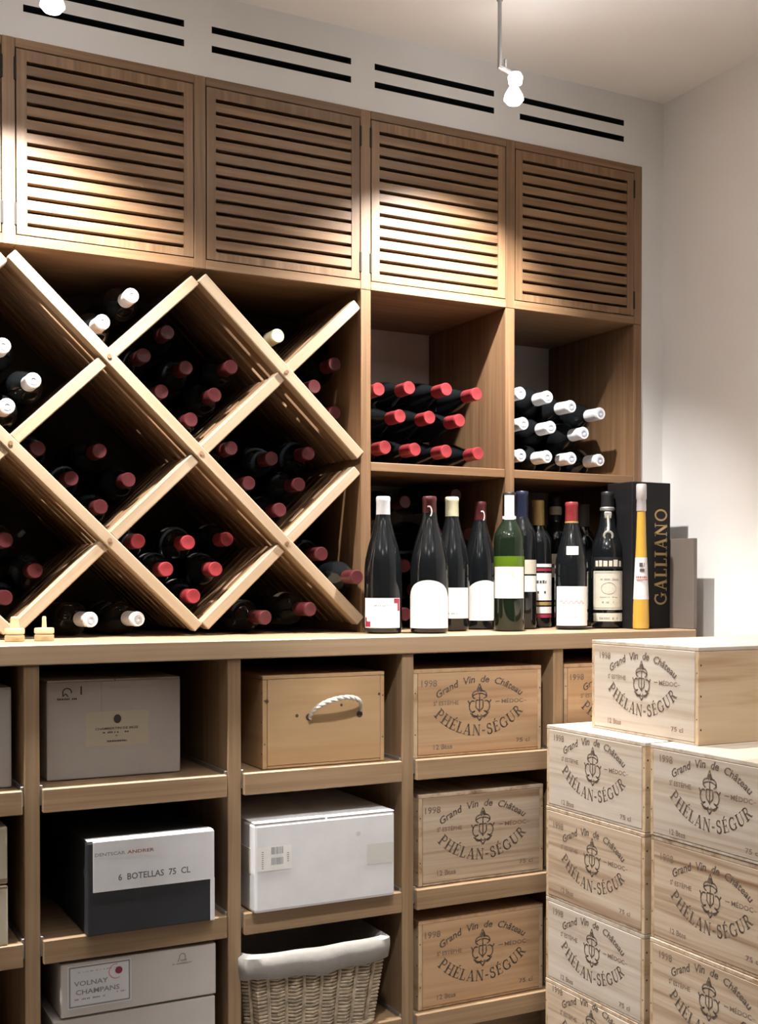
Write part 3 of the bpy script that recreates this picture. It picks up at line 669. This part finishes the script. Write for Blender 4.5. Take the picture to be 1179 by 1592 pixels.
_q, _w = roman('PH\u00c9LAN-S\u00c9GUR', 0.0235, 0.10, 1.0)
P_NAME = bend([[(x*0.252/_w, y) for x, y in q] for q in _q], 0.1560, 0.0, 0.1560 + 0.0365, True)
P_TOP = bend(fit(sans('Grand  Vin  de  Ch\u00e2teau', 0.0215, 0.22), 0.222), 0.182, 0.0, 0.1525 - 0.182, False)
P_MID = shift(fit(sans('S\u1d57 EST\u00c8PHE', 0.0125), 0.062), -0.083, 0.1065) + shift(fit(sans('M\u00c9DOC', 0.0125), 0.056), 0.084, 0.1045) + rect(0.040,0.052,0.108,0.110) + rect(0.113,0.121,0.1075,0.1085)
P_COR = shift(fit(sans('1998', 0.0195), 0.038), -0.126, 0.1475) + shift(fit(sans('12 Btes', 0.0150), 0.046), -0.092, 0.0125) + shift(fit(sans('75 cl', 0.0130), 0.036), 0.112, 0.0165)
ME_PRINT = {}
def print_mesh():
    if 'm' not in ME_PRINT:
        mb = MB()
        for polys, i in ((P_NAME,0),(P_TOP,0),(shift(emblem(),0,0.080,1.12),0),(P_MID,1),(P_COR,1)):
            for q in polys: mb.poly([(x, -0.0005, z) for x, z in q], i)
        ME_PRINT['m'] = mb.mesh('stencil_print', [STENCIL, STENCIL2])
    return ME_PRINT['m']
_cr = {}
def crate(loc, rz, label, group, W=0.345, H=0.18, L=0.49, pal=PINE_PALE, name='wine_crate', printed=True):
    """lidded pine crate; branded end looks along local -Y, origin at the middle of its bottom edge"""
    t = thing(name, label, 'crate', loc, rz, group)
    e, s, lt = 0.014, 0.010, 0.008; j = 0.0006
    def part(nm, x0, x1, y0, y1, z0, z1, ax): return bx(nm, x0, x1, y0, y1, z0, z1, PINE_SIDE if nm == 'side_panel' and printed else pal, t, ax, 0.0009)
    fp = part('front_panel', -W/2+s, W/2-s, 0.0, e, 0.006, H-lt-j, 0)
    part('back_panel', -W/2+s, W/2-s, L-e, L, 0.006, H-lt-j, 0)
    part('side_panel', -W/2, -W/2+s-j, 0.0008, L, 0.0, H-lt-j, 1); part('side_panel', W/2-s+j, W/2, 0.0008, L, 0.0, H-lt-j, 1)
    part('base_panel', -W/2+s, W/2-s, 0.001, L-0.001, 0.0, 0.0055, 1)
    part('lid', -W/2, W/2, 0.0005, L, H-lt, H, 1)
    if printed:
        p = obj('stencil_print', print_mesh(), fp); p.location = (-fp.location.x, -fp.location.y, -fp.location.z + (H-0.18)*0.45)
    k = ('nails', W, H)
    if k not in _cr:
        mb = MB()
        for x in (-1, 1):
            for z in (0.03, H*0.5, H-0.035):
                a = [(x*(W/2+0.0003), 0.007+0.0022*math.cos(i*PI/4), z+0.0022*math.sin(i*PI/4)) for i in range(8)]
                mb.poly(a if x > 0 else a[::-1])
        for x in (-W/2+0.004, W/2-0.004):
            for z in (H-0.05, 0.05): mb.poly([(x+0.0016*math.cos(i*PI/4), 0.0004, z+0.0016*math.sin(i*PI/4)) for i in range(8)])
        _cr[k] = mb.mesh('nail_heads', NAILM)
    tag(obj('nail_heads', _cr[k], t), kind='stuff')
    return t
SG = 'branded wine crates on the trays'
crate((1.3600, -0.197, 0.6592), 0, 'orange toned branded wine crate on the top tray, right below the worktop', SG, 0.322, 0.188, 0.48, PINE_WARM)
crate((1.3690, -0.197, 0.3847), 0, 'streaky branded wine crate on the middle tray, left of the crate stack', SG, 0.316, 0.196, 0.48, PINE_STREAK)
crate((1.3690, -0.197, 0.1197), 0, 'brown branded wine crate on the lowest visible tray, left of the crate stack', SG, 0.316, 0.192, 0.48, PINE_WARM)
crate((1.7420, -0.197, 0.6592), 0, 'branded wine crate on the end tray, mostly hidden behind the topmost stacked crate', SG, 0.318, 0.188, 0.48, PINE_WARM)
KG = 'branded wine crates stacked by the right wall'
tops = [0.1615, 0.3415, 0.5415, 0.7195]; hts = [0.1605, 0.1790, 0.1990, 0.1770]
for c, (yc, xx) in enumerate(((-0.4185, 1.502), (-0.7785, 1.5065))):
    for r in range(4):
        pal = [[PINE_STREAK, PINE_PALE, PINE_STREAK, PINE_PALE], [PINE_WARM, PINE_STREAK, PINE_STREAK, PINE_PALE]][c][r]
        rn = ['lowest', 'second from the floor', 'third from the floor', 'fourth from the floor'][r]
        sd = ['in the stack column nearer the shelving', 'in the stack column at the right edge'][c]
        crate((xx + random.uniform(-0.0015, 0.0015), yc, tops[r]-hts[r]), -PI/2, 'branded pine wine crate, %s, %s' % (rn, sd), KG, 0.347, hts[r], 0.49, pal)
crate((1.560, -0.5075, 0.7199), -PI/2, 'pale branded wine crate lying topmost across the stack', KG, 0.347, 0.189, 0.44, PINE_PALE)

# crate with a rope handle
rc = crate((1.0005, -0.187, 0.6592), 0, 'plain wooden crate with a white rope handle on the top tray', None, 0.269, 0.187, 0.42, PINE_PLAIN, 'rope_crate', False)
pts = []
for i in range(25):
    a = PI - PI*i/24
    pts.append((0.021 + 0.055*math.cos(a)*1.02, -0.004 - 0.026*math.sin(a), 0.104 + 0.006*math.cos(a) + 0.034*math.sin(a)**0.8))
rp_ = MB()
for ph in (0, 2*PI/3, 4*PI/3):
    tw = []
    for i, p in enumerate(pts):
        for sfr in (0.0, 0.5):
            if i == 24 and sfr: continue
            q = Vector(p).lerp(Vector(pts[min(i+1, 24)]), sfr); a = (i+sfr)*1.15 + ph
            tw.append((q.x, q.y + 0.0026*math.cos(a), q.z + 0.0026*math.sin(a)))
    rp_.tube(tw, 0.0031, 6)
obj('rope_handle', rp_.mesh('rope_handle', ROPE), rc)
for x in (-0.036, 0.077):
    obj('rope_hole', MB().poly([(x+0.007*math.cos(2*PI*i/14), -0.0005, 0.100+0.007*math.sin(2*PI*i/14)) for i in range(14)]).mesh('rope_hole', NAILM), rc)
KNOT = flat('wood_knot', (0.10,0.055,0.03), 0.8)
for x, z, r in ((-0.062,0.104,0.0035),(0.036,0.121,0.003),(0.122,0.140,0.003),(-0.126,0.136,0.004)):
    obj('knot', MB().poly([(x+r*math.cos(2*PI*i/10), -0.0004, z+r*math.sin(2*PI*i/10)) for i in range(10)]).mesh('knot', KNOT), rc)

# ------------------------------------------------------------------ cartons
def carton(name, label, x0, x1, y0, z0, z1, depth, mat, cat='box', group=None, flap=True, rz=0.0, bev=0.003):
    t = thing(name, label, cat, ((x0+x1)/2, y0, z0), rz, group)
    W, H = x1-x0, z1-z0
    mb = MB().bbox(-W/2, W/2, 0, depth, 0.0003, H-0.003, bev, 0, 2)
    if flap:
        mb.bbox(-W/2+0.001, -0.001, 0.0006, depth-0.001, H-0.0032, H, 0.0008).bbox(0.001, W/2-0.001, 0.0006, depth-0.001, H-0.0032, H-0.0006, 0.0008)
    obj('carton_body', mb.mesh('carton_body', mat), t)
    return t, W, H
BG = 'cartons on the pull-out trays'
t, W, H = carton('carton', 'off-white carton with a cream paper label on the top tray', 0.461, 0.716, -0.130, 0.6592, 0.8475, 0.40, CARTON2, group=BG)
plate('carton_seam', [(rect(-0.0263,-0.0257,0.122,H-0.004), INKG)], t, -0.0003)
l = plate('paper_label', [(rect(-0.056,0.064,0.060,0.126), flat('label_buff', (0.62,0.56,0.44), 0.7))], t)
plate('print', [(disc(0.004,0.111,0.0085,16,0.85)+shift(fit(sans('CHAMBERTIN DE BEZE',0.006),0.082),0.003,0.091)+scribble(-0.024,0.032,0.084,0.0035,31,0.6)+scribble(0.0,0.006,0.078,0.002,32)+scribble(-0.016,0.022,0.067,0.0035,33,0.85), INK)], l, -0.0010)
plate('corner_mark', [(scribble(-0.108,-0.072,0.151,0.004,34,0.9)+strokes([(arcpts(-0.090,0.166,0.008,0.007,-20,200,8),0.0022),([(-0.098,0.165),(-0.098,0.158),(-0.093,0.163),(-0.088,0.157)],0.002)])+strokes([([(-0.064,0.160),(-0.064,0.176)],0.0026)]), INK)], t)

t, W, H = carton('carton', 'white and charcoal carton printed in Spanish on the middle tray', 0.512, 0.751, -0.231, 0.3847, 0.5595, 0.33, CHAR, group=BG, flap=False)
obj('white_front', MB().bbox(-W/2+0.010, W/2-0.0002, -0.0008, 0.003, 0.080, H-0.002, 0.0006).mesh('white_front', CARTON), t)
obj('top_flap', MB().bbox(-W/2+0.001, W/2-0.001, 0.002, 0.030, H-0.002, H+0.0004, 0.0006).mesh('top_flap', CARTON), t)
obj('end_strip', MB().bbox(W/2-0.008, W/2+0.0004, -0.0009, 0.003, 0.001, 0.082, 0.0004).mesh('end_strip', CARTON), t)
plate('print', [(shift(fit(sans('DENTSCAR',0.0085),0.055),-0.079,0.146), INKG), (shift(fit(sans('ANDRER',0.0085),0.050),-0.022,0.146), INKBR), (rect(-0.02,0.022,0.139,0.160), PAPERC), (shift(fit(sans('6  BOTELLAS  75  CL',0.0155),0.132),0.004,0.098)+shift(sans('6',0.014),0.112,0.106), INKG)][:2] + [(shift(fit(sans('6  BOTELLAS  75  CL',0.0165),0.136),0.004,0.098), flat('print_slate', (0.13,0.13,0.14), 0.7))], t, -0.0011)

t, W, H = carton('carton', 'plain bright white carton with a small barcode label on the middle tray', 0.832, 1.137, -0.231, 0.3847, 0.5625, 0.36, CARTON, group=BG, bev=0.006)
l = plate('barcode_label', [(rect(-0.148,-0.075,0.082,0.130), PAPER)], t)
bars = []
rn = random.Random(5)
for zb in (0.093, 0.114):
    x = -0.118
    while x < -0.094:
        wv = rn.uniform(0.0008, 0.0022); bars += rect(x, x+wv, zb, zb+0.014); x += wv + rn.uniform(0.0006, 0.0014)
plate('print', [(bars + strokes([([(-0.138, 0.088+0.004*i),(-0.134, 0.088+0.004*i)],0.0016) for i in range(9)]) + strokes([([(-0.085, 0.098+0.004*i),(-0.081, 0.098+0.004*i)],0.0016) for i in range(5)]), INKG)], l, -0.0010)
plate('tape_patch', [(rect(0.090,0.150,0.070,0.112)+disc(0.070,0.136,0.005), flat('tape_patch', (0.60,0.595,0.565), 0.6))], t, -0.0004)
obj('end_tape', MB().bbox(-W/2-0.0008, -W/2+0.0008, 0.02, 0.3, 0.075, 0.125, 0.0003).mesh('end_tape', TAPE), t)

FG = 'flat white wine cartons on the lowest tray'
t, W, H = carton('carton', 'lower of two flat white cartons, plain fronted', 0.454, 0.760, -0.208, 0.1197, 0.2350, 0.36, CARTON2, group=FG, flap=False)
t, W, H = carton('carton', 'upper of two flat white cartons, with a framed white label', 0.468, 0.761, -0.210, 0.2356, 0.3375, 0.36, CARTON2, group=FG, flap=False)
l = plate('framed_label', [(rect(-0.134,-0.018,0.015,0.094), CARTON), (frame(-0.132,-0.020,0.017,0.092,0.0028), INKG)], t)
plate('print', [(shift(fit(sans('VOLNAY',0.0125),0.062),-0.092,0.056)+shift(fit(sans('CHAMPANS',0.0125),0.080),-0.080,0.040)+scribble(-0.122,-0.065,0.030,0.003,41,0.7)+scribble(-0.045,-0.028,0.034,0.003,42,0.7)+scribble(-0.125,-0.04,0.080,0.002,43,0.4), INKG)], l, -0.0010)
plate('red_seal', [(strokes([(arcpts(-0.046,0.074,0.0135,0.0135,80,300,9),0.0018)]), INKP), (disc(-0.041,0.075,0.0068,12), INKR)], l, -0.0011)
plate('corner_mark', [(strokes([(arcpts(0.080,0.082,0.006,0.006,-30,210,8),0.0022),([(0.074,0.079),(0.071,0.073)],0.002),([(0.085,0.078),(0.088,0.075),(0.076,0.075)],0.002)])+scribble(0.060,0.098,0.068,0.003,44,0.9), INKG)], t)

t, W, H = carton('carton', 'pale grey carton cut off by the left edge on the top tray', 0.120, 0.3925, -0.165, 0.6592, 0.842, 0.38, CARTON2, group=BG)
EG = 'beige boxes at the left edge'
t, W, H = carton('carton', 'lower beige box at the left edge on the middle tray', 0.100, 0.3770, -0.212, 0.3847, 0.4945, 0.36, BEIGE, group=EG, flap=False)
plate('brown_tape', [(rect(0.045,W/2-0.001,0.102,H-0.003), KRAFT)], t, -0.0004)
t, W, H = carton('carton', 'upper beige box at the left edge, stacked under the top tray', 0.100, 0.3770, -0.210, 0.4948, 0.6000, 0.36, BEIGE, group=EG, flap=False)
plate('brown_tape', [(rect(0.045,W/2-0.001,0.003,0.010), KRAFT)], t, -0.0004)

# ------------------------------------------------------------------ wicker basket with linen liner
bk = thing('wicker_basket', 'wicker basket with a grey linen liner on the lowest tray', 'basket', (0.970, -0.214, 0.1197))
BWt, BWb, BDt, BDb, BH = 0.306, 0.262, 0.36, 0.32, 0.176
def ring(z, off=0.0, n=96, corner=0.035):
    f = z/BH; w2 = (BWb+(BWt-BWb)*f)/2 + off; d2 = (BDb+(BDt-BDb)*f)/2 + off; cy = BDb/2
    c = corner; out = []; segs = [(w2-c, d2-c, 0), (-(w2-c), d2-c, 90), (-(w2-c), -(d2-c), 180), (w2-c, -(d2-c), 270)]
    base = []
    for cx_, cy_, a0 in segs:
        for i in range(7):
            a = math.radians(a0 + 90*i/6); base.append(Vector((cx_+c*math.cos(a), cy_+c*math.sin(a))))
    L = [0]
    for i in range(len(base)): L.append(L[-1] + (base[(i+1) % len(base)]-base[i]).length)
    for k in range(n):
        s_ = L[-1]*k/n; i = max(j for j in range(len(base)) if L[j] <= s_)
        p = base[i].lerp(base[(i+1) % len(base)], (s_-L[i])/(L[i+1]-L[i])); out.append((p.x, p.y+cy))
    return out
NS = 64
stakes = MB()
for k in range(NS):
    stakes.tube([(*ring(z, 0.0, NS)[k], z) for z in (0.003, 0.06, 0.12, BH)], 0.0036, 5)
tag(obj('stakes', stakes.mesh('stakes', WICKER), bk), kind='stuff')
weave = MB(); z = 0.006; r = 0
while z < BH-0.004:
    o_in, o_out = ring(z, -0.005, NS*2), ring(z, 0.005, NS*2); mid_ = ring(z, 0, NS*2); p = []
    for k in range(NS*2):
        if k % 2: q = mid_[k]
        else: q = (o_out if (k//2) % 2 == 0 else o_in)[k]
        p.append((q[0], q[1], z + random.uniform(-0.0008, 0.0008)))
    weave.tube(p, 0.0034, 5, 0, True); z += 0.0074; r += 1
tag(obj('weave', weave.mesh('weave', WICKER), bk), kind='stuff')
rim = MB().tube([(*q, 0.006) for q in ring(0, 0.004, 48)], 0.006, 6, 0, True)
obj('base_rim', rim.mesh('base_rim', WICKER), bk)
obj('base', MB().poly([(*q, 0.004) for q in ring(0, -0.003, 48)]).mesh('base', WICKER), bk)
ln = MB(); n = 96; rows = []
for off, z, wv in ((-0.010, 0.02, 0), (-0.008, BH+0.002, 0), (0.000, BH+0.009, 0.001), (0.010, BH+0.002, 0.002), (0.0125, BH-0.016, 0.003), (0.0125, BH-0.040, 0.004), (0.0095, BH-0.043, 0.004)):
    rg = ring(min(z, BH), off, n)
    rows.append([(q[0], q[1], z + wv*math.sin(k*0.9)*0.6 + wv*math.sin(k*0.37+1)) for k, q in enumerate(rg)])
vs = [p for rw in rows for p in rw]; fs = []
for i in range(len(rows)-1):
    for k in range(n): fs.append((i*n+k, i*n+(k+1) % n, (i+1)*n+(k+1) % n, (i+1)*n+k))
fs.append(tuple(range(n)))
ln.add(vs, fs, 0, True)
obj('linen_liner', ln.mesh('linen_liner', LINEN, 60), bk)
